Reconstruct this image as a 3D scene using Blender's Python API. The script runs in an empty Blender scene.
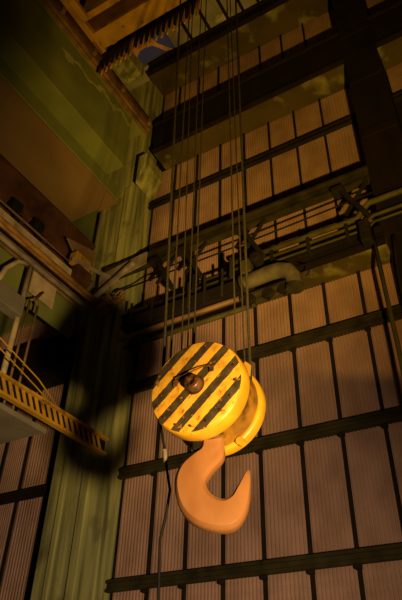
import bpy, bmesh, math, random
from mathutils import Vector, Matrix
random.seed(7)
SC = bpy.context.scene
COL = SC.collection
PI = math.pi
WL = {}                                   # world location of every built object

# ------------------------------------------------------------------ materials
def node_mat(name):
    m = bpy.data.materials.new(name); m.use_nodes = True
    nt = m.node_tree
    return m, nt, nt.nodes['Principled BSDF']

def mat(name, c1, c2=None, scale=4.0, stretch=(1, 1, 1), rough=.7, metal=0.0, bump=.15, spots=None, spot_scale=2.0, spot_lo=.6, spot_hi=.68, detail=6):
    m, nt, b = node_mat(name)
    N, L = nt.nodes.new, nt.links.new
    tc = N('ShaderNodeTexCoord'); mp = N('ShaderNodeMapping'); mp.inputs['Scale'].default_value = stretch
    geo = N('ShaderNodeNewGeometry')
    L(geo.outputs['Position'], mp.inputs['Vector'])
    no = N('ShaderNodeTexNoise'); no.inputs['Scale'].default_value = scale; no.inputs['Detail'].default_value = detail
    L(mp.outputs[0], no.inputs['Vector'])
    rp = N('ShaderNodeValToRGB')
    c2 = c2 or tuple(v * .7 for v in c1)
    rp.color_ramp.elements[0].position = .32; rp.color_ramp.elements[0].color = (*c2, 1)
    rp.color_ramp.elements[1].position = .66; rp.color_ramp.elements[1].color = (*c1, 1)
    L(no.outputs['Fac'], rp.inputs['Fac'])
    out = rp.outputs['Color']
    if spots:
        n2 = N('ShaderNodeTexNoise'); n2.inputs['Scale'].default_value = spot_scale; n2.inputs['Detail'].default_value = 8
        L(geo.outputs['Position'], n2.inputs['Vector'])
        r2 = N('ShaderNodeValToRGB'); r2.color_ramp.elements[0].position = spot_lo; r2.color_ramp.elements[1].position = spot_hi
        L(n2.outputs['Fac'], r2.inputs['Fac'])
        mx = N('ShaderNodeMixRGB'); L(r2.outputs['Color'], mx.inputs['Fac']); L(out, mx.inputs['Color1'])
        mx.inputs['Color2'].default_value = (*spots, 1); out = mx.outputs['Color']
    L(out, b.inputs['Base Color'])
    b.inputs['Roughness'].default_value = rough; b.inputs['Specular IOR Level'].default_value = .5 if max(c1) > .1 else .12; b.inputs['Metallic'].default_value = metal
    if bump:
        bp = N('ShaderNodeBump'); bp.inputs['Strength'].default_value = bump; bp.inputs['Distance'].default_value = .05
        L(no.outputs['Fac'], bp.inputs['Height']); L(bp.outputs['Normal'], b.inputs['Normal'])
    return m

M = {}
M['panel'] = mat('corrugated_pink', (.42, .27, .21), (.30, .185, .135), 1.7, (1, 1, .6), .6, bump=0)
M['panel_grey'] = mat('corrugated_grey', (.30, .29, .24), (.19, .18, .13), 1.1, (1, 1, .4), .7, bump=0, spots=(.5, .48, .42), spot_scale=1.5, spot_lo=.62, spot_hi=.75)
M['green'] = mat('green_painted_concrete', (.44, .45, .17), (.10, .115, .04), 1.6, (2.4, 2.4, .13), .85, bump=.25, spots=(.10, .10, .04), spot_scale=.8, spot_lo=.58, spot_hi=.75)
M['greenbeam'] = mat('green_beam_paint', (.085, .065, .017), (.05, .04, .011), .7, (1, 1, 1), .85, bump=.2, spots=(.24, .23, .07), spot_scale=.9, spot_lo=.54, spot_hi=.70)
M['greenside'] = mat('green_girder_paint', (.20, .23, .05), (.12, .15, .035), .45, (1, 1, 1), .85, bump=.1, spots=(.12, .13, .05), spot_scale=.5, spot_lo=.6, spot_hi=.8)
M['peel'] = mat('peeling_green_paint', (.20, .23, .06), (.11, .13, .04), 1.2, (1, 2.4, 1), .9, bump=.2, spots=(.36, .36, .2), spot_scale=1.3, spot_lo=.57, spot_hi=.62)
M['tan'] = mat('tan_concrete', (.22, .14, .05), (.17, .105, .035), .6, (1, .5, 1), .85, bump=.1)
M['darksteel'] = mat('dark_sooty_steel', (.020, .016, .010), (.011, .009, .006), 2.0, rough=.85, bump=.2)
M['rust_and_shade'] = mat('rusty_steel_and_beam_shade', (.016, .010, .006), (.008, .006, .004), 1.1, (1.5, 1.5, .5), .85, bump=.3, spots=(.012, .010, .008), spot_scale=1.5, spot_lo=.5, spot_hi=.7)  # rusty pier steel, also the painted shade on ring beam fronts
M['olive'] = mat('olive_steel', (.045, .040, .015), (.020, .018, .008), 2.2, rough=.6, bump=.15)
M['olivepipe'] = mat('olive_pipe_paint', (.085, .08, .022), (.045, .042, .013), 2.0, rough=.55, bump=.1)
M['rope'] = mat('greasy_wire_rope', (.022, .018, .008), (.010, .008, .004), 40, (1, 1, .6), .6, 0, bump=.3)
M['black'] = mat('black_rubber', (.012, .011, .010), None, 8, rough=.6, bump=0)
M['yellow'] = mat('chipped_yellow_paint', (.58, .32, .014), (.42, .21, .010), 3.0, rough=.42, bump=.08, spots=(.20, .09, .025), spot_scale=5.0, spot_lo=.64, spot_hi=.70)
M['dullyellow'] = mat('dull_yellow_paint', (.50, .29, .02), (.28, .15, .014), 1.2, rough=.6, bump=.1, spots=(.16, .08, .02), spot_scale=2.5, spot_lo=.6, spot_hi=.7)
M['amber'] = mat('dirty_amber_paint', (.30, .15, .012), (.13, .065, .008), 3.0, rough=.5, bump=.1, spots=(.06, .03, .01), spot_scale=4, spot_lo=.55, spot_hi=.68)
M['hook'] = mat('orange_hook_steel', (.31, .15, .058), (.20, .088, .033), 1.3, (1.2, 1.2, .6), .27, bump=.04)
M['hub'] = mat('brown_hub_steel', (.12, .055, .02), (.03, .016, .008), 6, rough=.4, metal=.3, bump=.15)
M['brownrail'] = mat('brown_rail_steel', (.26, .15, .06), (.10, .06, .03), 2.0, rough=.6, bump=.15)
M['orangepipe'] = mat('orange_brown_pipe', (.40, .22, .055), (.20, .105, .028), 2.5, rough=.55, bump=.1)
M['beige'] = mat('beige_paint', (.52, .42, .25), (.28, .22, .12), 1.5, rough=.75, bump=.1, spots=(.20, .14, .07), spot_scale=2.2, spot_lo=.6, spot_hi=.72)
M['silver'] = mat('worn_silver_pipe', (.42, .37, .28), (.22, .19, .14), 3, rough=.4, metal=.3, bump=.1)
M['redbrown'] = mat('red_brown_steel', (.10, .045, .02), (.04, .018, .01), 1.2, rough=.75, bump=.15)
M['greyplate'] = mat('grey_steel_plate', (.19, .175, .13), (.13, .12, .09), 1.0, rough=.7, bump=.08)
M['lagging'] = mat('grey_pipe_lagging', (.13, .115, .07), (.06, .052, .03), 3.0, rough=.8, bump=.3)
M['pinksheet'] = mat('torn_pink_sheet', (.60, .34, .22), (.48, .26, .16), 1.4, rough=.7, bump=.05)
M['concrete'] = mat('dark_concrete', (.16, .13, .09), (.09, .07, .05), .7, rough=.9, bump=.2)
def peel_line(m, z0, slope, y0, wid, col):
    """a ragged band of flaked paint along the girder face"""
    nt = m.node_tree; N, L = nt.nodes.new, nt.links.new; b = nt.nodes['Principled BSDF']
    src = b.inputs['Base Color'].links[0].from_socket
    g = N('ShaderNodeNewGeometry'); sp = N('ShaderNodeSeparateXYZ'); L(g.outputs['Position'], sp.inputs[0])
    no = N('ShaderNodeTexNoise'); no.inputs['Scale'].default_value = 1.5; no.inputs['Detail'].default_value = 9; L(g.outputs['Position'], no.inputs['Vector'])
    def op(o, a, c):
        n = N('ShaderNodeMath'); n.operation = o
        for i, v in enumerate((a, c)):
            if isinstance(v, (int, float)): n.inputs[i].default_value = v
            else: L(v, n.inputs[i])
        return n.outputs[0]
    zl = op('ADD', op('MULTIPLY', op('SUBTRACT', sp.outputs['Y'], y0), slope), z0)
    d = op('ABSOLUTE', op('ADD', op('SUBTRACT', sp.outputs['Z'], zl), op('MULTIPLY', op('SUBTRACT', no.outputs['Fac'], .5), 1.9)), 0)
    f = op('MULTIPLY', op('LESS_THAN', d, wid), op('GREATER_THAN', sp.outputs['Y'], y0 - 1.2))
    mx = N('ShaderNodeMixRGB'); L(f, mx.inputs['Fac']); L(src, mx.inputs['Color1']); mx.inputs['Color2'].default_value = (*col, 1)
    L(mx.outputs[0], b.inputs['Base Color'])
M['peel'] = mat('flaking_green_paint', (.21, .24, .05), (.12, .15, .035), .45, (1, 1, 1), .85, bump=.1, spots=(.12, .13, .05), spot_scale=.5, spot_lo=.6, spot_hi=.8)
peel_line(M['peel'], 22.15, .17, 9.0, .13, (.36, .36, .18))
m, nt, b = node_mat('night_glass')
b.inputs['Base Color'].default_value = (.035, .035, .06, 1); b.inputs['Roughness'].default_value = .35
b.inputs['Emission Color'].default_value = (.30, .26, .42, 1); b.inputs['Emission Strength'].default_value = .035
M['night'] = m

def stripe_mat(name, period, phase, ang, yellow=(.62, .35, .025), duty=.47):
    """yellow paint with black diagonal warning stripes, on object coordinates"""
    m, nt, b = node_mat(name); N, L = nt.nodes.new, nt.links.new
    tc = N('ShaderNodeTexCoord'); sp = N('ShaderNodeSeparateXYZ'); L(tc.outputs['Object'], sp.inputs[0])
    def math_(op, a, bb=None):
        n = N('ShaderNodeMath'); n.operation = op
        for i, v in enumerate((a, bb)):
            if v is None: continue
            if isinstance(v, (int, float)): n.inputs[i].default_value = v
            else: L(v, n.inputs[i])
        return n.outputs[0]
    xs = math_('MULTIPLY', sp.outputs['X'], math.sin(ang)); zs = math_('MULTIPLY', sp.outputs['Z'], math.cos(ang))
    c = math_('SUBTRACT', xs, zs)
    wn = N('ShaderNodeTexNoise'); wn.inputs['Scale'].default_value = 14; wn.inputs['Detail'].default_value = 5
    L(tc.outputs['Object'], wn.inputs['Vector'])
    wob = math_('MULTIPLY', math_('SUBTRACT', wn.outputs['Fac'], .5), .03)
    f = math_('FRACT', math_('ADD', math_('DIVIDE', math_('ADD', c, wob), period), phase))
    st = math_('LESS_THAN', f, duty)
    n1 = N('ShaderNodeTexNoise'); n1.inputs['Scale'].default_value = 6; n1.inputs['Detail'].default_value = 8
    L(tc.outputs['Object'], n1.inputs['Vector'])
    yr = N('ShaderNodeValToRGB')
    e = yr.color_ramp.elements
    e[0].position = .30; e[0].color = (yellow[0] * .62, yellow[1] * .48, yellow[2] * .6, 1)
    e[1].position = .52; e[1].color = (*yellow, 1)
    x = e.new(.68); x.color = (yellow[0], yellow[1] * 1.06, yellow[2] * 2.2, 1)
    L(n1.outputs['Fac'], yr.inputs['Fac'])
    br = N('ShaderNodeValToRGB'); e = br.color_ramp.elements
    e[0].position = .4; e[0].color = (.028, .022, .013, 1); e[1].position = .7; e[1].color = (.07, .052, .028, 1)
    L(n1.outputs['Fac'], br.inputs['Fac'])
    mx = N('ShaderNodeMixRGB'); L(st, mx.inputs['Fac']); L(yr.outputs[0], mx.inputs['Color1']); L(br.outputs[0], mx.inputs['Color2'])
    # rust chips
    n2 = N('ShaderNodeTexNoise'); n2.inputs['Scale'].default_value = 9; n2.inputs['Detail'].default_value = 10
    L(tc.outputs['Object'], n2.inputs['Vector'])
    cr = N('ShaderNodeValToRGB'); cr.color_ramp.elements[0].position = .61; cr.color_ramp.elements[1].position = .66
    L(n2.outputs['Fac'], cr.inputs['Fac'])
    m2 = N('ShaderNodeMixRGB'); L(cr.outputs[0], m2.inputs['Fac']); L(mx.outputs[0], m2.inputs['Color1']); m2.inputs['Color2'].default_value = (.28, .12, .03, 1)
    L(m2.outputs[0], b.inputs['Base Color']); b.inputs['Roughness'].default_value = .48
    return m

# ------------------------------------------------------------------ mesh builder
class MB:
    def __init__(s): s.bm = bmesh.new()
    def box(s, x0, x1, y0, y1, z0, z1):
        v = [s.bm.verts.new(p) for p in ((x0,y0,z0),(x1,y0,z0),(x1,y1,z0),(x0,y1,z0),(x0,y0,z1),(x1,y0,z1),(x1,y1,z1),(x0,y1,z1))]
        for f in ((3,2,1,0),(4,5,6,7),(0,1,5,4),(1,2,6,5),(2,3,7,6),(3,0,4,7)): s.bm.faces.new([v[i] for i in f])
        return s
    def prism(s, pts, d):
        """closed polygon pts (3-D) extruded by vector d"""
        d = Vector(d)
        a = [s.bm.verts.new(p) for p in pts]; b = [s.bm.verts.new(Vector(p) + d) for p in pts]
        n = len(pts)
        s.bm.faces.new(a[::-1]); s.bm.faces.new(b)
        for i in range(n): s.bm.faces.new((a[i], a[(i+1) % n], b[(i+1) % n], b[i]))
        return s
    def tube(s, pts, r, n=8, closed=False):
        pts = [Vector(p) for p in pts]; m_ = len(pts)
        rs = r if isinstance(r, (list, tuple)) else [r] * m_
        rings = []; ref = None
        for i, p in enumerate(pts):
            if closed: t = pts[(i+1) % m_] - pts[i-1]
            else: t = pts[min(i+1, m_-1)] - pts[max(i-1, 0)]
            t.normalize()
            if ref is None:
                ref = Vector((0,0,1)) if abs(t.z) < .9 else Vector((1,0,0))
            u = (ref - t * ref.dot(t)).normalized(); w = t.cross(u); ref = u
            rings.append([s.bm.verts.new(p + (u * math.cos(2*PI*k/n) + w * math.sin(2*PI*k/n)) * rs[i]) for k in range(n)])
        rng = range(m_) if closed else range(m_-1)
        for i in rng:
            A, B = rings[i], rings[(i+1) % m_]
            for k in range(n): s.bm.faces.new((A[k], A[(k+1) % n], B[(k+1) % n], B[k]))
        if not closed: s.bm.faces.new(rings[0][::-1]); s.bm.faces.new(rings[-1])
        return s
    def bar(s, p, q, w, h):
        """rectangular bar from p to q, w wide and h deep"""
        p, q = Vector(p), Vector(q); t = (q-p).normalized()
        ref = Vector((0,0,1)) if abs(t.z) < .95 else Vector((0,1,0))
        u = t.cross(ref).normalized() * w/2; v = t.cross(u).normalized() * h/2
        a = [s.bm.verts.new(p + x) for x in (u+v, u-v, -u-v, -u+v)]; b = [s.bm.verts.new(q + x) for x in (u+v, u-v, -u-v, -u+v)]
        s.bm.faces.new(a[::-1]); s.bm.faces.new(b)
        for i in range(4): s.bm.faces.new((a[i], a[(i+1)%4], b[(i+1)%4], b[i]))
        return s
    def lathe(s, prof, axis_o, n=48):
        """profile of (radius, y) turned about the local Y axis through axis_o"""
        o = Vector(axis_o); rings = []
        for r, y in prof:
            if r < 1e-6: rings.append([s.bm.verts.new(o + Vector((0, y, 0)))])
            else: rings.append([s.bm.verts.new(o + Vector((r*math.cos(2*PI*k/n), y, r*math.sin(2*PI*k/n)))) for k in range(n)])
        for A, B in zip(rings, rings[1:]):
            for k in range(n):
                k2 = (k+1) % n
                if len(A) == 1 and len(B) == 1: continue
                if len(A) == 1: s.bm.faces.new((A[0], B[k2], B[k]))
                elif len(B) == 1: s.bm.faces.new((A[k], A[k2], B[0]))
                else: s.bm.faces.new((A[k], A[k2], B[k2], B[k]))
        return s
    def build(s, name, material, parent=None, smooth=False, bevel=0, local=False):
        bmesh.ops.recalc_face_normals(s.bm, faces=s.bm.faces[:])
        me = bpy.data.meshes.new(name)
        co = [v.co for v in s.bm.verts]
        if local: off = Vector((0,0,0)); loc = Vector((0,0,0))
        else:
            lo = Vector([min(c[i] for c in co) for i in range(3)]); hi = Vector([max(c[i] for c in co) for i in range(3)])
            off = Vector(((lo.x+hi.x)/2, (lo.y+hi.y)/2, lo.z)); loc = off - (WL[parent.name] if parent else Vector((0,0,0)))
        for v in s.bm.verts: v.co = v.co - off
        s.bm.to_mesh(me); s.bm.free()
        for p in me.polygons: p.use_smooth = smooth
        me.materials.append(material)
        o = bpy.data.objects.new(name, me); COL.objects.link(o)
        if parent: o.parent = parent
        o.location = loc; WL[o.name] = off
        if smooth and not local or smooth == 'auto':
            pass
        if bevel:
            b = o.modifiers.new('bevel', 'BEVEL'); b.width = bevel; b.segments = 2; b.limit_method = 'ANGLE'
        return o

def thing(name, label, cat, loc=(0,0,0), rotz=0, group=None):
    o = bpy.data.objects.new(name, None); COL.objects.link(o); o.empty_display_size = .2
    o.location = loc; o.rotation_euler = (0, 0, rotz); WL[o.name] = Vector(loc)
    tag(o, label, cat, group); return o
def tag(o, label, cat, group=None, kind=None):
    o['label'] = label; o['category'] = cat
    if group: o['group'] = group
    if kind: o['kind'] = kind
    return o
def struct(o): o['kind'] = 'structure'; return o
def smooth_angle(o, deg=40):
    me = o.data
    for p in me.polygons: p.use_smooth = True
    me.set_sharp_from_angle(angle=math.radians(deg))
    return o
ORD = ['first', 'second', 'third', 'fourth', 'fifth', 'sixth', 'seventh', 'eighth', 'ninth', 'tenth', 'eleventh']

# ------------------------------------------------------------------ camera
cd = bpy.data.cameras.new('camera'); cam = bpy.data.objects.new('camera', cd); COL.objects.link(cam)
pitch, roll, yaw = 0.65763629, 0.03147929, -0.55110552
cy, sy = math.cos(yaw), math.sin(yaw)
fwd = Vector((sy*math.cos(pitch), cy*math.cos(pitch), math.sin(pitch))); rt = Vector((cy, -sy, 0)); up = rt.cross(fwd)
r2 = rt*math.cos(roll) + up*math.sin(roll); u2 = up*math.cos(roll) - rt*math.sin(roll)
cam.matrix_world = Matrix(((r2.x, u2.x, -fwd.x, 0), (r2.y, u2.y, -fwd.y, 0), (r2.z, u2.z, -fwd.z, 0), (0, 0, 0, 1)))
cd.sensor_fit = 'VERTICAL'; cd.sensor_height = 36; cd.lens = 36 * 600.77 / 600; cd.clip_end = 200
SC.camera = cam

# ------------------------------------------------------------------ the hall
YW = 14.0
struct(MB().box(-24, 4, -6, 14.6, -1.9, -1.6).build('floor', M['concrete']))
struct(MB().box(-24, 4, 14.04, 14.6, -1.6, 28.0).build('wall_back', M['darksteel']))
struct(MB().box(-24.4, -24, -6, 14.6, -1.6, 28.0).build('wall_left', M['concrete']))
HX0, HX1, HY0, HY1 = -11.95, -9.6, 11.0, 12.62      # roof opening above the column head
cb = MB()
cb.box(-24.4, HX0, -6, 14.6, 27.6, 28.0); cb.box(HX1, 4, -6, 14.6, 27.6, 28.0); cb.box(HX0, HX1, -6, HY0, 27.6, 28.0); cb.box(HX0, HX1, HY1, 14.6, 27.6, 28.0)
struct(cb.build('ceiling', M['panel_grey']))
o = struct(MB().box(HX0-.2, HX1+.2, HY0-.2, HY1+.2, 28.3, 28.36).build('window_1', M['night']))


# green pilaster with its flutes
def column():
    t = thing('concrete_column', 'tall green painted concrete column with streaked paint beside the pink panels', 'column', (-12.6, 13.7, -1.6))
    MB().box(-13.48, -11.2, 13.32, 14.03, -1.6, 27.55).build('shaft', M['green'], t, bevel=.05)
    m = MB(); m.box(-12.15, -11.85, 13.24, 13.33, -1.6, 19.6); m.build('raised_strip', M['green'], t, bevel=.03)
    m = MB(); m.box(-13.0, -12.8, 13.26, 13.33, -1.6, 18.6); m.build('raised_strip', M['green'], t, bevel=.03)
    # haunch under the ring beam on the right-hand side
    m = MB(); m.prism([(-11.2, 12.75, 20.62), (-10.8, 12.75, 20.62), (-10.8, 12.75, 20.0), (-11.2, 12.75, 18.9)], (0, 1.3, 0)); m.build('haunch', M['green'], t, bevel=.03)
column()
t = thing('steel_pier', 'dark sooty steel pier crossing the pink panels at upper right', 'column', (-1.45, 13.4, -1.6))
MB().box(-2.05, -0.85, 12.85, 12.95, 12.2, 27.6).build('face_plate', M['rust_and_shade'], t)
(MB().box(-2.05, -0.85, 12.95, 14.03, 12.2, 27.6).box(-2.05, -0.85, 13.55, 14.03, -1.6, 12.2)).build('web', M['rust_and_shade'], t)
for z in range(13, 27, 3):
    MB().box(-2.0, -0.9, 12.80, 12.86, z, z+.35).build('batten', M['rust_and_shade'], t)

# ring beams: concrete, plus added dark front carrying the face's shade in its colour
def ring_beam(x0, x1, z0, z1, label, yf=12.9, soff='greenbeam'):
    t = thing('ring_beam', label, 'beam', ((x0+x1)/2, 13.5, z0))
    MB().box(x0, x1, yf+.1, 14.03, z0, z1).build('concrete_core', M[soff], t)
    m = MB(); m.box(x0, x1, yf, yf+.1, z0+.02, z1); m.box(x0, x1, yf-.12, yf, z1-.12, z1); m.box(x0, x1, yf-.10, yf, z0+.02, z0+.14)
    m.build('shade_front', M['rust_and_shade'], t)
ring_beam(-10.6, -2.05, 20.65, 22.6, 'dark fronted ring beam with green underside, upper middle of wall left of pier')
ring_beam(-0.85, 4, 20.65, 22.6, 'ring beam with brown underside right of the dark pier')
ring_beam(-11.2, -2.05, 26.63, 27.5, 'topmost ring beam with green peeling underside behind the ropes', 12.6)
ring_beam(-0.85, 4, 26.63, 27.5, 'topmost ring beam stub right of the dark pier', 12.6)
ring_beam(-11.2, -2.05, 11.7, 12.28, 'lower ring beam with olive underside behind the grey lagged pipe', 13.1)
ring_beam(-23.9, -13.48, 10.95, 12.4, 'lower ring beam in deep shadow left of the green column', 13.1, 'darksteel')  # concrete core coloured dark, the shadow on it put into the colour
# green wall band left of the column
tag(MB().box(-23.9, -13.5, 13.85, 14.03, 14.45, 24).build('concrete_spandrel', M['greenside']), 'green concrete spandrel behind the hanging walkway left of the column', 'wall panel')

# ------------------------------------------------------------------ corrugated cladding
def sheet_mesh(w, h, dimpled=False, n=11, depth=.032):
    m = MB(); prof = []
    p = w / n
    for i in range(n):
        x = -w/2 + i*p
        prof += [(x + .02*p, 0), (x + .40*p, 0), (x + .55*p, -depth), (x + .87*p, -depth)]
    prof.append((w/2, 0))
    zs = [0, h]
    if dimpled:
        k = int(h/.13); zs = [h*i/k for i in range(k+1)]
    rows = []
    for j, z in enumerate(zs):
        rows.append([m.bm.verts.new((x, y if not (dimpled and j % 2) else y*.45, z)) for x, y in prof])
    for A, B in zip(rows, rows[1:]):
        for i in range(len(prof)-1): m.bm.faces.new((A[i], A[i+1], B[i+1], B[i]))
    # back
    bk = [m.bm.verts.new(q) for q in ((-w/2, .03, 0), (w/2, .03, 0), (w/2, .03, h), (-w/2, .03, h))]
    m.bm.faces.new(bk)
    return m

MUL = [-9.93, -8.79, -7.66, -6.52, -5.33, -4.22, -3.12]
MULM = [-10.05, -8.95, -7.84, -6.74, -5.63, -4.54, -3.44]
MULU = [-10.14, -9.06, -7.98, -6.90, -5.81, -4.73, -3.65]
def bays(m): return list(zip([-11.12] + m, m + [-2.08]))
BANDS = [MUL]*4 + [MULM]*3 + [MULU]
BAYS_P = [(-.84, .1), (.1, 1.05), (1.05, 2.2)]
MULL = [-15.48, -16.6, -17.72, -18.85]
BAYS_L = list(zip(MULL, [-14.1] + MULL[:-1]))
ROWS = [(1.6, 3.62, 'r', 'bottom dimpled row'), (3.84, 6.75, 'r', 'second row from bottom'), (7.0, 9.66, 'r', 'third row from bottom'),
        (9.9, 11.68, 'r', 'fourth row from bottom'), (12.57, 15.25, 'r', 'fifth row behind the pipes'), (15.55, 18.45, 'r', 'sixth row above the bracketed beam'),
        (18.75, 20.63, 'r', 'seventh row below the dark fronted ring beam'), (22.62, 26.6, 'r', 'eighth row between the two ring beams')]
def panels(x0, x1, z0, z1, label, grp, material='panel', dimpled=False, cache={}):
    w = x1 - x0 - .03; key = (round(w, 2), round(z1-z0, 2), material, dimpled)
    if key not in cache:
        o = sheet_mesh(w, z1-z0, dimpled).build('cladding_panel', M[material], local=True); cache[key] = o
    else:
        o = cache[key].copy(); COL.objects.link(o)
    o.location = ((x0+x1)/2, YW, z0)
    tag(o, label, 'panel', grp); return o
for ri, (z0, z1, _, rn) in enumerate(ROWS):
    for bi, (x0, x1) in enumerate(bays(BANDS[ri])):
        panels(x0, x1, z0, z1, f'pink corrugated panel, {rn}, {ORD[bi]} bay right of green column', 'pink corrugated panels right of the green column', 'panel', ri == 0)
    if ri >= 6:
        for bi, (x0, x1) in enumerate(BAYS_P[:2]):
            panels(x0, x1, z0, z1, f'corrugated panel, {rn}, {ORD[bi]} bay right of dark pier', 'corrugated panels right of the dark pier')
for ri, (z0, z1, rn) in enumerate([(3.0, 6.75, 'bottom row'), (7.0, 10.93, 'row just below the shadowed beam'), (12.42, 14.43, 'row above the shadowed beam')]):
    for bi, (x0, x1) in enumerate(BAYS_L):
        panels(x0, x1, z0, z1, f'pink corrugated panel, {rn}, {ORD[bi]} bay left of green column', 'pink corrugated panels left of the green column')

# mullions
for i, x in enumerate(MUL):
    t = MB(); t.box(x-.040, x+.040, 13.90, 13.96, 1.0, 11.68); a = t.build('mullion', M['darksteel'])
    tag(a, f'dark lower mullion between {ORD[i]} and {ORD[i+1]} bays right of green column', 'mullion', 'lower mullions')
    x = MULM[i]; t = MB(); t.box(x-.032, x+.032, 13.90, 13.96, 12.57, 20.63); a = t.build('mullion', M['darksteel'])
    tag(a, f'dark middle mullion, {ORD[i]} right of green column between the lower and dark fronted ring beams', 'mullion', 'middle mullions')
    x = MULU[i]; t = MB(); t.box(x-.032, x+.032, 13.90, 13.96, 22.62, 26.6); a = t.build('mullion', M['darksteel'])
    tag(a, f'short dark mullion, {ORD[i]} from left between the two upper ring beams', 'mullion', 'upper mullions')
for i, x in enumerate(MULL[:3]):
    t = MB(); t.box(x-.040, x+.040, 13.90, 13.96, 3.0, 10.93); a = t.build('mullion', M['darksteel'])
    tag(a, f'dark mullion, {ORD[i]} left of the green column below the shadowed beam', 'mullion', 'left mullions')
tag(MB().box(-14.28, -14.12, 13.9, 13.96, 1.0, 10.93).build('mullion', M['darksteel']), 'dark edge mullion touching the left side of green column', 'mullion', 'left mullions')

# girts
def girt(x0, x1, zc, label, h=.30, y0=13.74, xs=(), mt='olive'):
    t = thing('wall_girt', label, 'girt', ((x0+x1)/2, 13.8, zc-h/2), group='horizontal wall girts')
    m = MB(); m.box(x0, x1, 13.80, 13.90, zc-h/2, zc+h/2); m.box(x0, x1, y0, 13.80, zc-h/2, zc-h/2+.08); m.box(x0, x1, y0, 13.80, zc+h/2-.08, zc+h/2)
    m.build('channel', M[mt], t)
    for x in xs:
        MB().box(x-.075, x+.075, 13.80, 13.90, zc-h/2-.10, zc-h/2).build('cleat', M['darksteel'], t)
girt(-11.55, -2.05, 3.73, 'olive girt along the top of the bottom dimpled panels', xs=MUL)
girt(-11.55, -2.05, 6.87, 'olive girt just behind and below the crane hook block', xs=MUL)
girt(-11.55, -2.05, 9.78, 'olive girt passing behind the striped hook block', .34, xs=MUL)
girt(-11.2, -2.05, 15.4, 'girt hidden behind the bracketed beam, right of column', .24, 13.8)
girt(-11.5, -2.05, 18.48, 'dark girt crossing the panels below the dark fronted ring beam', .30, mt='darksteel')
girt(-0.85, 2, 18.6, 'dark girt right of the pier near the frame edge', .30, mt='darksteel')
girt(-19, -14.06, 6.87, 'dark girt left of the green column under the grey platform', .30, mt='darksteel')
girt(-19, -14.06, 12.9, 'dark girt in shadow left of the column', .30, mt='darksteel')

# torn sheet and night opening at the column head
t = MB()
arch = [(-11.57, 11.50), (-10.83, 11.15), (-10.36, 11.10), (-10.18, 11.80), (-9.69, 12.42), (-10.04, 12.34), (-10.21, 12.06), (-10.44, 11.76), (-10.82, 11.66), (-11.08, 11.69), (-11.49, 11.94), (-11.62, 12.2), (-11.95, 12.3)]
t.prism([(x, y, 27.42 - .10*math.sin((x+11.9)*1.6)**2) for x, y in arch], (0, 0, .04))
tag(t.build('torn_sheet', M['pinksheet']), 'torn pink sheet with pointed tip hanging across the dark roof opening at top', 'sheet')
for k, x in enumerate((-8.65, -7.66, -6.67, -5.88, -5.1)):
    tag(MB().box(x-.05, x+.05, 9.8, 12.55, 27.42, 27.6).build('ceiling_joist', M['darksteel']), f'dark ceiling joist under the grey roof, {ORD[k]} right of torn sheet', 'joist', 'ceiling joists')
# ------------------------------------------------------------------ crane runway girder
t = thing('runway_girder', 'big green crane runway girder with tan underside running into the column', 'beam', (-13.8, 8, 19.0))
MB().box(-15.1, -12.5, -2, 13.32, 19.06, 19.8).build('lower_web', M['greenside'], t, bevel=.03)
MB().box(-15.1, -11.6, -2, 12.4, 19.8, 23.1).build('web', M['peel'], t, bevel=.03)
MB().box(-15.05, -12.55, -2, 13.2, 18.98, 19.06).build('soffit_panel', M['tan'], t)
MB().box(-15.1, -11.5, -2, 13.32, 23.1, 23.4).build('ledge', M['greenside'], t, bevel=.03)
m = MB(); m.prism([(-13.6, 13.3, 19.0), (-12.5, 13.3, 19.0), (-12.5, 12.5, 19.0)], (0, 0, -.12))
m.build('bearing_plate', M['tan'], t)
t = thing('crane_rail', 'brown crane rail along the upper edge of green runway girder', 'rail', (-11.4, 6, 23.1))
MB().box(-11.42, -11.25, -2, 13.9, 23.14, 23.5).build('rail_beam', M['brownrail'], t)
MB().box(-11.50, -11.36, -2, 13.9, 22.98, 23.1).build('lower_flange', M['brownrail'], t)
MB().box(-11.23, -11.13, -2, 13.6, 23.45, 23.66).build('rail_head', M['redbrown'], t)
for y in range(3, 14, 2):
    MB().box(-11.26, -11.06, y, y+.18, 23.25, 23.55).build('rail_clip', M['brownrail'], t)
# upper side beam over the column
tag(MB().box(-12.7, -11.45, 10.2, 12.55, 26.6, 27.55).build('side_beam', M['green'], bevel=.04), 'green streaked side beam above the crane rail near the column head', 'beam')

# overhead crane bridge
t = thing('crane_bridge', 'yellow overhead crane bridge at the top, spanning out of frame', 'crane', (-8, 8.6, 24.0))
MB().box(-11.0, 3, 7.85, 8.10, 24.0, 25.6).build('girder_plate', M['dullyellow'], t)
MB().box(-11.0, 3, 8.10, 8.66, 24.25, 25.6).build('box_web', M['redbrown'], t)
MB().box(-11.0, 3, 8.66, 9.42, 24.0, 25.4).build('walkway_girder', M['dullyellow'], t)
m = MB(); m.box(-11.55, -11.0, 5.4, 9.9, 23.95, 24.5); m.box(-11.0, -10.7, 5.4, 8.0, 23.8, 24.1); m.build('end_truck', M['dullyellow'], t, bevel=.03)
m = MB(); m.box(-10.9, -9.6, 6.5, 6.75, 24.05, 24.5); m.build('cross_tie', M['dullyellow'], t)
for y in (6.4, 9.2):
    w = MB(); w.lathe([(0, -.1), (.26, -.1), (.30, -.06), (.30, .06), (.26, .1), (0, .1)], (0, 0, 0), 20)
    for v in w.bm.verts: v.co = Vector((v.co.y - 11.24, v.co.x + y, v.co.z + 24.02))
    w.build('wheel', M['brownrail'], t, smooth=True)
MB().tube([(-11.2, 9.52, 24.62), (3, 9.52, 24.62)], .035).build('festoon_track', M['black'], t)
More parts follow.
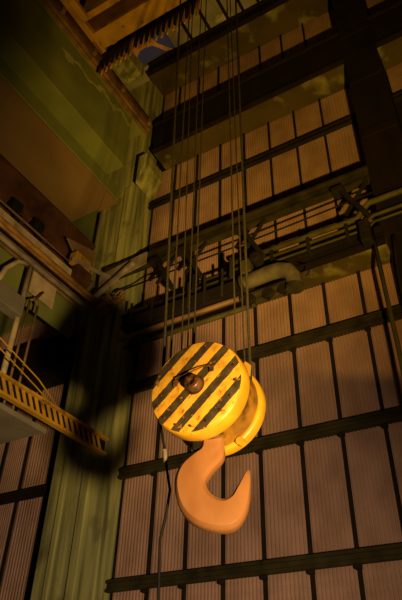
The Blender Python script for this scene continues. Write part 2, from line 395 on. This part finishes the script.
for x in (-10.55,):
    MB().tube([(x+.16*math.cos(a), 9.45, 24.25+.16*math.sin(a)) for a in [2*PI*k/12 for k in range(12)]], .04, 6, True).build('lifting_eye', M['yellow'], t)
# festoon loops
def loop(x, dx, drop, idx, place):
    f = thing('festoon_loop', f'hanging cable loop under crane bridge, {ORD[idx]} from left in the {place} bunch', 'cable', (x, 9.55, 24.6-drop), group='festoon cable loops')
    def u(y, d):
        return [(x + (.12 if y > 9.6 else 0) + dx*(k/8-.5)*(1-.25*math.sin(PI*k/8)), y, 24.58 - d*math.sin(PI*k/8)**.6) for k in range(9)]
    MB().tube(u(9.55, drop), .04, 6).build('black_cable', M['black'], f, smooth=True)
    MB().tube(u(9.66, drop+.12), .05, 6).build('yellow_cable', M['yellow'], f, smooth=True)
    MB().box(x-.06, x+.06, 9.46, 9.62, 24.54, 24.7).build('hanger', M['black'], f)
for k in range(7): loop(-11.25 + .24*k, .13, 2.0 - .04*k, k, 'left')
for k in range(11): loop(-9.35 + .27*k, .14, 1.7 + .12*random.random(), k, 'right')
MB_ = MB().tube([(-10.9, 9.75, 23.4), (-10.4, 9.75, 23.05), (-10.0, 9.75, 23.15), (-9.7, 9.75, 23.6), (-9.45, 9.7, 24.3)], .06, 6)
tag(MB_.build('slack_cable', M['yellow'], smooth=True), 'slack yellow cable drooping between the two bunches of loops', 'cable')

# ------------------------------------------------------------------ left: collector gear and hanging walkway
t = thing('support_beam', 'dark red-brown steel beam just below the tan girder underside', 'beam', (-13.6, 8, 15.3))
m = MB(); m.box(-13.75, -13.65, 0, 13.3, 15.4, 16.7); m.build('web', M['redbrown'], t)
MB().box(-13.95, -13.35, 0, 13.3, 15.3, 15.4).build('lower_flange', M['redbrown'], t)
MB().box(-13.95, -13.35, 0, 13.3, 16.7, 16.8).build('upper_flange', M['redbrown'], t)
tag(MB().box(-12.95, -12.6, 2, 12.15, 13.5, 13.92).build('cable_duct', M['beige'], bevel=.02), 'long beige cable duct running toward the column above the orange pipe', 'duct')
def ypipe(x, z, r, mt, name, label, cat, y0=2, y1=13.0, dz=0):
    return tag(MB().tube([(x, y0, z-dz), (x, (y0+y1)/2, z-dz/2), (x, y1, z)], r, 10).build(name, M[mt], smooth=True), label, cat)
ypipe(-12.2, 13.05, .10, 'orangepipe', 'conductor_pipe', 'orange-brown pipe running beside the beige cable duct', 'pipe', y1=13.2)
ypipe(-12.05, 12.72, .06, 'orangepipe', 'conductor_rail', 'thin orange rail between the orange pipe and silver pipe', 'rail', y1=12.6)
ypipe(-12.15, 12.42, .085, 'silver', 'conductor_pipe', 'worn silver pipe, lowest of the pipes running to the column', 'pipe', y1=12.75)
ypipe(-12.75, 14.32, .04, 'brownrail', 'trolley_wire', 'thin brown trolley wire above the beige cable duct', 'wire', y1=12.9)
tag(MB().box(-12.75, -12.4, 2, 12.6, 12.72, 12.86).build('carrier_angle', M['brownrail']), 'brown steel angle under the beige duct', 'angle')
tag(MB().box(-12.72, -12.66, 10.05, 11.15, 11.9, 12.74).build('sheet_plate', M['beige']), 'hanging beige sheet plate below the silver pipe', 'plate')
# small gear on the support beam
for k, (y, lab) in enumerate([(9.0, 'black insulator bracket nearest frame edge under the tan girder'), (10.1, 'black insulator bracket further from edge under the tan girder')]):
    t = thing('insulator_bracket', lab, 'bracket', (-13.2, y, 14.4))
    MB().box(-13.4, -13.05, y-.2, y+.25, 14.9, 15.3).build('housing', M['black'], t, bevel=.03)
    MB().tube([(-13.2, y, 14.9), (-13.1, y+.1, 14.6), (-12.9, y+.35, 14.5), (-12.8, y+.5, 14.35)], .06).build('arm', M['darksteel'], t)
    MB().lathe([(0, 0), (.10, 0), (.13, .05), (.10, .1), (.13, .15), (.10, .2), (0, .2)], (-12.95, y+.2, 14.55), 12).build('insulator', M['redbrown'], t)
m = MB(); m.prism([(-12.9, 11.3, 15.35), (-12.9, 12.9, 15.9), (-12.9, 12.75, 14.3), (-12.9, 12.0, 14.8)], (.06, 0, 0))
tag(m.build('gusset_plate', M['tan']), 'triangular tan gusset plate below the girder end by the column', 'plate')
t = thing('junction_box', 'small yellow junction box beside the triangular gusset plate', 'box', (-12.6, 12.0, 14.2))
MB().box(-12.75, -12.4, 11.5, 12.3, 14.2, 14.7).build('case', M['dullyellow'], t, bevel=.03)
MB().box(-12.40, -12.37, 11.6, 12.2, 14.25, 14.65).build('cover', M['dullyellow'], t, bevel=.01)
tag(MB().box(-12.7, -12.3, 11.6, 12.35, 13.55, 14.1).build('terminal_box', M['redbrown'], bevel=.03), 'red-brown terminal box under the yellow junction box', 'box')
tag(MB().bar((-12.5, 11.4, 14.25), (-11.5, 13.1, 13.9), .09, .12).build('brace', M['silver']), 'pale slanted brace bar reaching the column front', 'brace')
# brown bracket and handwheel where the rails meet the column
t = thing('end_bracket', 'orange-brown end bracket fixing the pipes to the column', 'bracket', (-12, 13.1, 12.6))
MB().box(-12.5, -11.75, 12.75, 13.23, 12.75, 13.3).build('block', M['orangepipe'], t, bevel=.05)
MB().tube([(-11.9, 12.9, 12.95), (-11.3, 12.95, 12.95)], .12, 10).build('stub_pipe', M['orangepipe'], t)
def handwheel(name, c, r, mt, label):
    t = thing(name, label, 'handwheel', c)
    c = Vector(c)
    MB().tube([c + Vector((r*math.cos(a), -.02, r*math.sin(a))) for a in [2*PI*k/20 for k in range(20)]], .03, 6, True).build('rim', M[mt], t, smooth=True)
    for a in (0, PI/3, 2*PI/3):
        d = Vector((r*math.cos(a), -.02, r*math.sin(a)));  MB().tube([c - d, c + d], .02, 6).build('spoke', M[mt], t)
    MB().tube([c, c + Vector((0, .3, 0))], .04, 8).build('stem', M[mt], t)
handwheel('handwheel', (-11.15, 12.7, 12.95), .20, 'orangepipe', 'small orange-brown handwheel at the end of the pipes on the column')
handwheel('handwheel', (-10.35, 12.75, 10.62), .20, 'darksteel', 'dark handwheel below the brown pipe left of hook block')

tag(MB().box(-13.2, -13.12, 2, 12.7, 11.75, 13.45).build('side_plate', M['greenside']), 'green side plate behind the hanger posts, under the beige duct', 'plate')
# hanging walkway: posts, yellow striped stringer, platform, handrails
for y, x, lab, mt, r in [(9.75, -12.5, 'thick beige hanger post dropping from the pipes at the left edge', 'beige', .09),
                        (10.35, -12.45, 'thin brown hanger post nearest the column', 'brownrail', .04),
                        (10.0, -12.45, 'thin brown hanger post between beige post and outer one', 'brownrail', .04)]:
    zt = 12.74 if r > .05 else 11.4
    tag(MB().tube([(x, y, 7.2), (x, y, zt)], r, 8).build('hanger_post', M[mt], smooth=True), lab, 'post')
tag(MB().tube([(-12.45, 10.0, 11.4), (-12.45, 10.18, 11.55), (-12.45, 10.35, 11.4)], .045, 8).build('post_bow', M['brownrail'], smooth=True), 'short bowed tie joining the two thin hanger posts', 'bracket')
tag(MB().tube([(-12.45, 10.18, 11.5), (-12.55, 10.45, 12.0), (-12.66, 10.6, 12.2)], .045, 8).build('tie_rod', M['redbrown'], smooth=True), 'crooked dark tie rod from thin posts to the hanging sheet', 'rod')
tag(MB().tube([(-12.5, 9.72, 12.68), (-12.5, 9.2, 12.42), (-12.5, 8.85, 11.85), (-12.5, 8.7, 11.2)], .08, 8).build('bent_rail', M['beige'], smooth=True), 'bent beige rail curving down from the post top at left edge', 'rail')
tag(MB().box(-12.7, -12.3, 8.0, 9.75, 10.55, 11.2).build('switch_box', M['greyplate'], bevel=.03), 'dark switch box between bent rail and beige post', 'box')

t = thing('walkway_stringer', 'yellow walkway stringer with black slanted openings ending at the green column', 'beam', (-11.55, 8, 7.15))
MB().box(-11.50, -11.34, 2, 13.3, 7.78, 7.85).build('top_chord', M['dullyellow'], t)
MB().box(-11.50, -11.34, 2, 13.3, 7.30, 7.38).build('bottom_chord', M['dullyellow'], t)
MB().box(-11.50, -11.46, 2, 13.3, 7.38, 7.78).build('web_plate', M['black'], t)
for k in range(33):
    y = 5.3 + .245*k
    MB().bar((-11.45, y, 7.35), (-11.45, y-.26, 7.80), .02, .10).build('slat', M['dullyellow'], t)
t = thing('walkway_platform', 'dark grey walkway platform underside cutting the lower left frame edge', 'platform', (-13, 6, 6.9))
MB().box(-16, -11.42, 2, 10.72, 6.98, 7.04).build('deck_plate', M['greyplate'], t)
MB().box(-11.46, -11.38, 2, 10.75, 6.94, 7.08).build('edge_angle', M['greyplate'], t)
for k, (z, lab) in enumerate([(8.62, 'upper thin yellow handrail above the striped stringer'), (8.36, 'lower thin yellow handrail above the striped stringer')]):
    tag(MB().tube([(-11.5, 3, z+.25), (-11.5, 8.6, z+.2), (-11.5, 10.2, z-.24), (-11.5, 11.3-.3*k, 7.85)], .02, 8).build('handrail', M['dullyellow'], smooth=True), lab, 'handrail')

# ------------------------------------------------------------------ bracketed beam, pipes and gear across the wall
t = thing('bracketed_beam', 'thick olive beam crossing in front of column and panels above the pipes', 'beam', (-7, 12.9, 14.2))
MB().box(-12.2, -2.05, 12.80, 13.04, 14.10, 14.20).build('lower_flange', M['olive'], t)
MB().box(-12.2, -2.05, 12.88, 12.96, 14.20, 14.58).build('web', M['olive'], t)
MB().box(-12.2, -2.05, 12.80, 13.04, 14.58, 14.68).build('upper_flange', M['olive'], t)
m = MB(); m.prism([(-12.3, 12.74, 13.8), (-10.2, 12.74, 14.1), (-10.2, 12.74, 14.66), (-12.3, 12.74, 14.4)], (0, .05, 0)); m.build('cover_plate', M['silver'], t)
tag(MB().bar((-12.6, 12.55, 12.9), (-10.6, 12.55, 14.15), .16, .10).build('channel_strut', M['silver']), 'pale channel strut rising to the bracketed beam in front of column', 'strut')
def bracket(x, side, lab):
    t = thing('hanger_bracket', lab, 'bracket', (x, 12.8, 12.5))
    MB().bar((x, 12.8, 14.1), (x+.75*side, 12.8, 12.5), .17, .14).build('diagonal', M['darksteel'], t)
    MB().bar((x+.85*side, 12.84, 14.1), (x+.05*side, 12.84, 13.0), .10, .08).build('cross_strut', M['darksteel'], t)
    MB().box(x-.22, x+.16, 12.62, 12.98, 13.95, 14.1).build('foot_plate', M['darksteel'], t)
bracket(-9.75, 1, 'dark hanger bracket under the beam nearest the green column')
bracket(-8.6, 1, 'dark hanger bracket under the beam behind the left ropes')
bracket(-6.4, 1, 'dark hanger bracket under the beam behind the right ropes')
bracket(-3.0, 1, 'dark hanger bracket under the beam near the dark pier')
def xpipe(pts, r, mt, name, label, cat='pipe'):
    return tag(MB().tube(pts, r, 10).build(name, M[mt], smooth=True), label, cat)
xpipe([(-11.5, 12.95, 13.42), (-6, 12.95, 13.5), (-2, 12.95, 13.62)], .03, 'darksteel', 'guard_wire', 'thin dark guard wire just below the bracketed beam', 'wire')
xpipe([(-6.7, 12.9, 12.76), (-2.9, 12.9, 12.74), (-2.65, 12.9, 12.76), (-2.45, 12.85, 12.95), (-2.2, 12.68, 12.98), (1, 12.68, 13.0)], .09, 'olivepipe', 'green_pipe', 'thick olive pipe with a bend, topmost of the pipes at right')
xpipe([(-8, 12.9, 12.46), (-2.4, 12.9, 12.48), (-2.15, 12.72, 12.48), (1, 12.72, 12.5)], .055, 'olivepipe', 'green_pipe', 'second olive pipe below the bent thick pipe at right')
xpipe([(-10.9, 12.9, 12.22), (-2.4, 12.9, 12.24), (-2.15, 12.72, 12.24), (1, 12.72, 12.26)], .04, 'olivepipe', 'green_pipe', 'thin lowest pipe of the row at right')
for k, x in enumerate((-8.2, -6.9, -5.4, -4.2, -3.0)):
    tag(MB().box(x-.05, x+.05, 12.84, 13.12, 12.1, 12.84).build('pipe_clamp', M['darksteel']), f'dark pipe clamp, {ORD[k]} from left along the olive pipes', 'clamp', 'pipe clamps')
xpipe([(-2.32, 12.90, 12.3), (-2.26, 12.90, 8.3), (-2.26, 12.90, 2)], .06, 'olivepipe', 'drop_pipe', 'vertical olive pipe dropping along the right frame edge')
xpipe([(-1.85, 13.4, 12.15), (-1.88, 13.4, 11.6), (-1.95, 13.4, 10.8), (-1.95, 13.4, 6)], .05, 'darksteel', 'cable', 'dark cable hanging beside the vertical olive pipe at right edge', 'cable')
t = thing('valve_box', 'dark valve box on the pier end of the pipes', 'box', (-1.9, 12.6, 12.1))
MB().box(-2.6, -2.3, 12.55, 12.9, 11.55, 12.3).build('body', M['darksteel'], t, bevel=.03)
MB().tube([(-2.45, 12.5, 12.0), (-2.45, 12.58, 12.0)], .12, 12).build('dial', M['darksteel'], t)

# catwalk ledge with brown pipe, and its dark trough
xpipe([(-10.95, 12.75, 11.02), (-9.5, 12.75, 11.1), (-6.3, 12.75, 11.12)], .08, 'brownrail', 'brown_pipe', 'brown pipe running from the column toward the grey lagged pipe')
xpipe([(-10.8, 12.85, 10.72), (-6.0, 12.85, 10.78)], .08, 'olivepipe', 'green_pipe', 'olive pipe below the brown pipe left of the ropes')
t = thing('cable_trough', 'dark cable trough between the brackets and brown pipe', 'trough', (-8.5, 12.8, 11.3))
MB().box(-10.8, -6.0, 12.62, 13.08, 11.32, 11.38).build('tray', M['darksteel'], t)
MB().box(-10.8, -6.0, 12.58, 12.64, 11.32, 11.72).build('front_lip', M['darksteel'], t)
for k in range(7):
    x = -10.5 + k*.7 + .2*random.random()
    MB().bar((x, 12.6, 11.3), (x, 12.6, 12.2 + .2*random.random()), .07, .05).build('upright', M['olive'], t)
# lagged pipe with its elbow
t = thing('lagged_pipe', 'thick grey lagged pipe with a drooping elbow right of the ropes', 'pipe', (-5.5, 12.6, 11.0))
pts = [(-6.2, 12.55, 11.46), (-6.0, 12.55, 11.47), (-5.4, 12.55, 11.52), (-5.05, 12.55, 11.50), (-4.78, 12.55, 11.36), (-4.66, 12.58, 11.12), (-4.64, 12.6, 10.75)]
smooth_angle(MB().tube(pts, [.20, .23, .24, .24, .24, .23, .20], 16).build('lagging', M['lagging'], t))
MB().tube([(-6.28, 12.55, 11.46), (-6.18, 12.55, 11.46)], .28, 16).build('flange', M['olive'], t)
MB().tube([(-4.64, 12.6, 10.78), (-4.64, 12.6, 10.68)], .26, 16).build('flange', M['olive'], t)
MB().tube([(-4.3, 12.5, 11.35), (-4.15, 12.5, 11.25), (-4.15, 12.5, 11.0), (-4.28, 12.5, 10.92)], .025, 6).build('handle', M['darksteel'], t)
t = thing('valve_gear', 'dark valve gear hanging below the grey lagged pipe', 'valve', (-5.6, 12.7, 10.6))
MB().tube([(-6.4, 12.7, 11.0), (-4.7, 12.7, 11.05)], .12, 10).build('body', M['olive'], t)
for x in (-6.1, -5.5, -5.0):
    MB().lathe([(0, -.08), (.16, -.08), (.20, 0), (.16, .08), (0, .08)], (x, 12.66, 10.88), 14).build('bonnet', M['darksteel'], t)
    MB().bar((x, 12.66, 10.85), (x+.03, 12.62, 10.58), .07, .07).build('spindle', M['darksteel'], t)
t = thing('limit_motor', 'small dark motor with olive bracket above the lagged pipe', 'motor', (-5.8, 12.6, 11.9))
MB().lathe([(0, -.2), (.14, -.2), (.18, -.12), (.18, .16), (.10, .22), (0, .22)], (-5.75, 12.5, 12.18), 16).build('housing', M['darksteel'], t)
MB().box(-6.25, -5.95, 12.45, 12.7, 11.8, 12.3).build('bracket', M['olivepipe'], t, bevel=.02)
MB().bar((-6.6, 12.5, 11.8), (-6.6, 12.5, 12.6), .12, .10).build('upright', M['olive'], t)

# ------------------------------------------------------------------ hook block
AZ = math.radians(4)
BO = (-3.902, 6.259, 4.192)
blk = thing('hook_block', 'yellow and black striped crane hook block with brown hub hanging on ropes', 'hook block', BO, AZ)
R = .72
STR = stripe_mat('hazard_stripes', .29, .34, math.radians(44))
def cheek(y0, y1, r, mt, name, bev=.04):
    m = MB().lathe([(0, y0), (r-bev, y0), (r-bev*.35, y0+bev*.3), (r, y0+bev), (r, y1-bev), (r-bev*.35, y1-bev*.3), (r-bev, y1), (0, y1)], (0, 0, 0), 72)
    return smooth_angle(m.build(name, mt, blk, local=True), 50)
fc = cheek(0, .02, R-.02, STR, 'striped_face', .008); fc['label'] = 'front disc with diagonal black and yellow stripes'
cheek(.02, .30, R, M['yellow'], 'front_guard', .04)
# sheaves between the cheeks
for k, y in enumerate((.37, .52, .67)):
    m = MB().lathe([(0, y-.045), (.60, y-.045), (.615, y-.03), (.575, y), (.615, y+.03), (.60, y+.045), (0, y+.045)], (0, 0, 0), 56)
    smooth_angle(m.build('sheave', M['amber'], blk, local=True), 40)
# sheave guard: amber shell on the lower right of the gap
m = MB(); a0, a1, n = math.radians(-150), math.radians(35), 30
ring = []
for i in range(n+1):
    a = a0 + (a1-a0)*i/n
    ring.append([m.bm.verts.new((r*math.cos(a), y, r*math.sin(a))) for r, y in ((.655, .30), (.655, .74), (.635, .74), (.635, .30))])
for A, B in zip(ring, ring[1:]):
    for i in range(4): m.bm.faces.new((A[i], A[(i+1)%4], B[(i+1)%4], B[i]))
m.bm.faces.new(ring[0]); m.bm.faces.new(ring[-1][::-1])
smooth_angle(m.build('sheave_guard', M['amber'], blk, local=True), 40)
cheek(.72, .93, R-.01, M['yellow'], 'rear_guard', .04)
# rope guard plates at the upper right
m = MB(); m.prism([(.40, .36, .42), (.52, .36, .36), (.50, .36, .56), (.44, .36, .60)], (0, .04, 0)); m.build('rope_guard', M['dullyellow'], blk, local=True)
m = MB(); m.prism([(.46, .54, .40), (.60, .54, .30), (.62, .54, .48), (.54, .54, .56)], (0, .04, 0)); m.build('rope_guard', M['dullyellow'], blk, local=True)
# hub
m = MB().lathe([(0, -.095), (.045, -.095), (.055, -.13), (.10, -.13), (.118, -.11), (.122, -.02), (.122, .0), (0, .0)], (0, 0, 0), 32)
hub = smooth_angle(m.build('hub_cap', M['hub'], blk, local=True), 50)
for k in range(6):
    a = 2*PI*k/6 + .3
    MB().tube([(.075*math.cos(a), -.12, .075*math.sin(a)), (.075*math.cos(a), -.15, .075*math.sin(a))], .016, 6).build('bolt', M['hub'], hub, local=True)
m = MB().lathe([(0, -.006), (.15, -.006), (.15, 0.001), (0, .001)], (0, 0, 0), 32)
m.build('hub_plate', M['hub'], blk, local=True)
# wire handle with its eyelets
m = MB().tube([(-.31, -.02, .12), (-.29, -.05, .15), (-.1, -.06, .185), (.10, -.06, .225), (.23, -.05, .235), (.25, -.02, .22)], .008, 6)
m.build('wire_handle', M['hub'], blk, local=True, smooth=True)
for x, z in ((-.31, .09), (.26, .20)):
    MB().box(x-.035, x+.035, -.03, .0, z-.05, z+.05).build('eyelet', M['hub'], blk, local=True, bevel=.012)
for k in range(9):
    a = math.radians(200 + 22*k)
    MB().tube([(.62*math.cos(a), -.0, .62*math.sin(a)), (.62*math.cos(a), -.02, .62*math.sin(a))], .018, 6).build('rim_bolt', M['hub'], blk, local=True)
MB().box(-.24, .10, .42, .60, -.76, -.60).build('crosshead', M['darksteel'], blk, local=True, bevel=.03)
MB().tube([(.38, .76, -.62), (.38, .66, -.62)], .06, 10).build('grease_plug', M['yellow'], blk, local=True)

# the hook: outer / inner outline pairs (metres, local), swept with a bevelled section
PAIRS = [((-.09, -.40), (.21, -.40)), ((-.101, -.645), (.229, -.726)), ((-.23, -.751), (.191, -.85)), ((-.389, -.909), (.083, -.971)), ((-.447, -1.134), (-.009, -1.118)),
         ((-.389, -1.42), (.013, -1.227)), ((-.249, -1.621), (.071, -1.301)), ((-.052, -1.733), (.13, -1.342)), ((.172, -1.776), (.203, -1.363)), ((.362, -1.74), (.258, -1.35)),
         ((.491, -1.592), (.324, -1.305)), ((.554, -1.4), (.384, -1.206)), ((.572, -1.203), (.445, -1.109)), ((.575, -1.067), (.493, -1.024)), ((.567, -.981), (.528, -.973))]
TH = [.13, .13, .135, .14, .15, .155, .16, .16, .16, .155, .14, .125, .10, .075, .04]
def catmull(vals, sub=4):
    out = []
    n = len(vals)
    for i in range(n-1):
        p0, p1, p2, p3 = vals[max(i-1, 0)], vals[i], vals[i+1], vals[min(i+2, n-1)]
        for k in range(sub):
            t = k/sub
            out.append(tuple(.5*((2*b) + (c-a)*t + (2*a-5*b+4*c-d)*t*t + (-a+3*b-3*c+d)*t**3) for a, b, c, d in zip(p0, p1, p2, p3)))
    out.append(vals[-1]); return out
rows = catmull([(o[0], o[1], i_[0], i_[1], th) for (o, i_), th in zip(PAIRS, TH)])
HA = math.radians(24) - AZ
ux, uy = math.cos(HA), math.sin(HA)
oy = .52                                          # the hook hangs from the middle of the block
m = MB(); rings = []
# section: s runs 0 (outer edge) .. 1 (inner edge), q is the half-thickness factor
SEC = [(0, 0), (.004, .40), (.03, .66), (.12, .97), (.16, 1), (.5, 1.0), (.80, 1.0), (.86, .96), (.965, .66), (.996, .36), (1, 0)]
SEC = SEC + [(s, -q) for s, q in SEC[-2:0:-1]]
for ox, oz, ix, iz, th in rows:
    ring = []
    for s, q in SEC:
        u = ox + (ix-ox)*s; w = oz + (iz-oz)*s; d = -q*th
        ring.append(m.bm.verts.new((u*ux - d*uy - .025, u*uy + d*ux + oy, w - .09)))
    rings.append(ring)
for A, B in zip(rings, rings[1:]):
    for k in range(len(SEC)): m.bm.faces.new((A[k], A[(k+1) % len(SEC)], B[(k+1) % len(SEC)], B[k]))
m.bm.faces.new(rings[0][::-1]); m.bm.faces.new(rings[-1])
hk = smooth_angle(m.build('hook', M['hook'], blk, local=True), 26); hk['label'] = 'big rust-orange steel hook'

# ------------------------------------------------------------------ ropes
ROPES = [((-4.689, 6.58, 4.75), (-5.034, 6.58, 17.015), .024, 'dark leftmost hoist rope running down behind the block'),
         ((-4.62, 6.67, 4.20), (-4.771, 6.67, 16.905), .016, 'hoist rope second from the left edge of the bundle'),
         ((-4.43, 6.70, 4.20), (-4.694, 6.70, 16.72), .012, 'thin pale cord third from left in the rope bundle'),
         ((-4.404, 6.81, 4.25), (-4.483, 6.81, 16.65), .014, 'hoist rope fourth from left, above the block top'),
         ((-4.36, 6.92, 4.25), (-4.391, 6.92, 16.755), .014, 'hoist rope rightmost of the left bundle'),
         ((-3.55, 6.84, 4.45), (-3.687, 6.84, 16.095), .016, 'hoist rope leftmost of the right bundle'),
         ((-3.46, 6.957, 4.35), (-3.655, 6.957, 16.292), .014, 'thin hoist rope in the middle of the right bundle'),
         ((-3.386, 6.98, 4.30), (-3.501, 6.98, 16.355), .024, 'thick hoist rope rightmost of all, entering block right side')]
for lo, hi, r, lab in ROPES:
    lo, hi = Vector(lo), Vector(hi); hi2 = lo + (hi-lo)*1.6
    o = MB().tube([lo, lo.lerp(hi2, .5), hi2], r, 8).build('wire_rope', M['rope'], smooth=True)
    tag(o, lab, 'rope', 'hoist ropes of the hook block')
t = thing('pendant_cable', 'thin black cable with a plug dangling left below the striped block', 'cable', (-4.75, 6.9, -1.4))
P = [(-4.88, 6.9, 4.7), (-4.912, 6.9, 4.171), (-4.831, 6.9, 3.825), (-4.78, 6.9, 3.625), (-4.725, 6.9, 3.34), (-4.653, 6.9, 3.035), (-4.695, 6.9, 2.694), (-4.768, 6.9, 2.371), (-4.754, 6.9, 1.991), (-4.732, 6.9, 1.632), (-4.73, 6.9, .2)]
MB().tube(P, .02, 8).build('cord', M['black'], t, smooth=True)
MB().tube([(-4.79, 6.9, 3.66), (-4.755, 6.9, 3.47)], .032, 8).build('plug', M['silver'], t)

# ------------------------------------------------------------------ light
w = bpy.data.worlds.new('world'); SC.world = w; w.use_nodes = True
w.node_tree.nodes['Background'].inputs[0].default_value = (1, .55, .28, 1); w.node_tree.nodes['Background'].inputs[1].default_value = .004
def lamp(name, kind, loc, power, col, radius, target=None, angle=None, blend=.1):
    l = bpy.data.lights.new(name, kind); l.energy = power; l.color = col; l.shadow_soft_size = radius
    o = bpy.data.objects.new(name, l); COL.objects.link(o); o.location = loc
    if target is not None: o.rotation_euler = (Vector(target) - Vector(loc)).to_track_quat('-Z', 'Y').to_euler()
    if angle: l.spot_size = math.radians(angle); l.spot_blend = blend
    return o
SOD = (1, .58, .20)
LP = Vector((1.6, 2.3, -.6))
def aim(az, el):
    az, el = math.radians(az), math.radians(el)
    return LP + 10 * Vector((math.sin(az)*math.cos(el), math.cos(az)*math.cos(el), math.sin(el)))
lamp('floodlight_low', 'SPOT', LP, 5900, (1, .66, .35), .28, (-17.5, 14, 5.5), 90, 1.0)
lamp('floodlight_upward', 'SPOT', LP, 2900, (1, .53, .11), .18, aim(-23, 58.6), 49, .10)
lamp('added_fill_high', 'SPOT', LP, 10000, (1, .55, .06), .20, aim(-36, 57), 46, 1.0)  # added spot to brighten the upper wall, not a known lamp
lamp('added_fill_corner', 'SPOT', LP, 5600, (1, .57, .09), .20, (-11.8, 13.5, 14.3), 48, 1.0)  # added soft pool on the column corner, not a known lamp
# ------------------------------------------------------------------ view
vs = SC.view_settings
vs.view_transform = 'Standard'; vs.look = 'None'; vs.gamma = 1; vs.use_curve_mapping = False; vs.exposure = 0
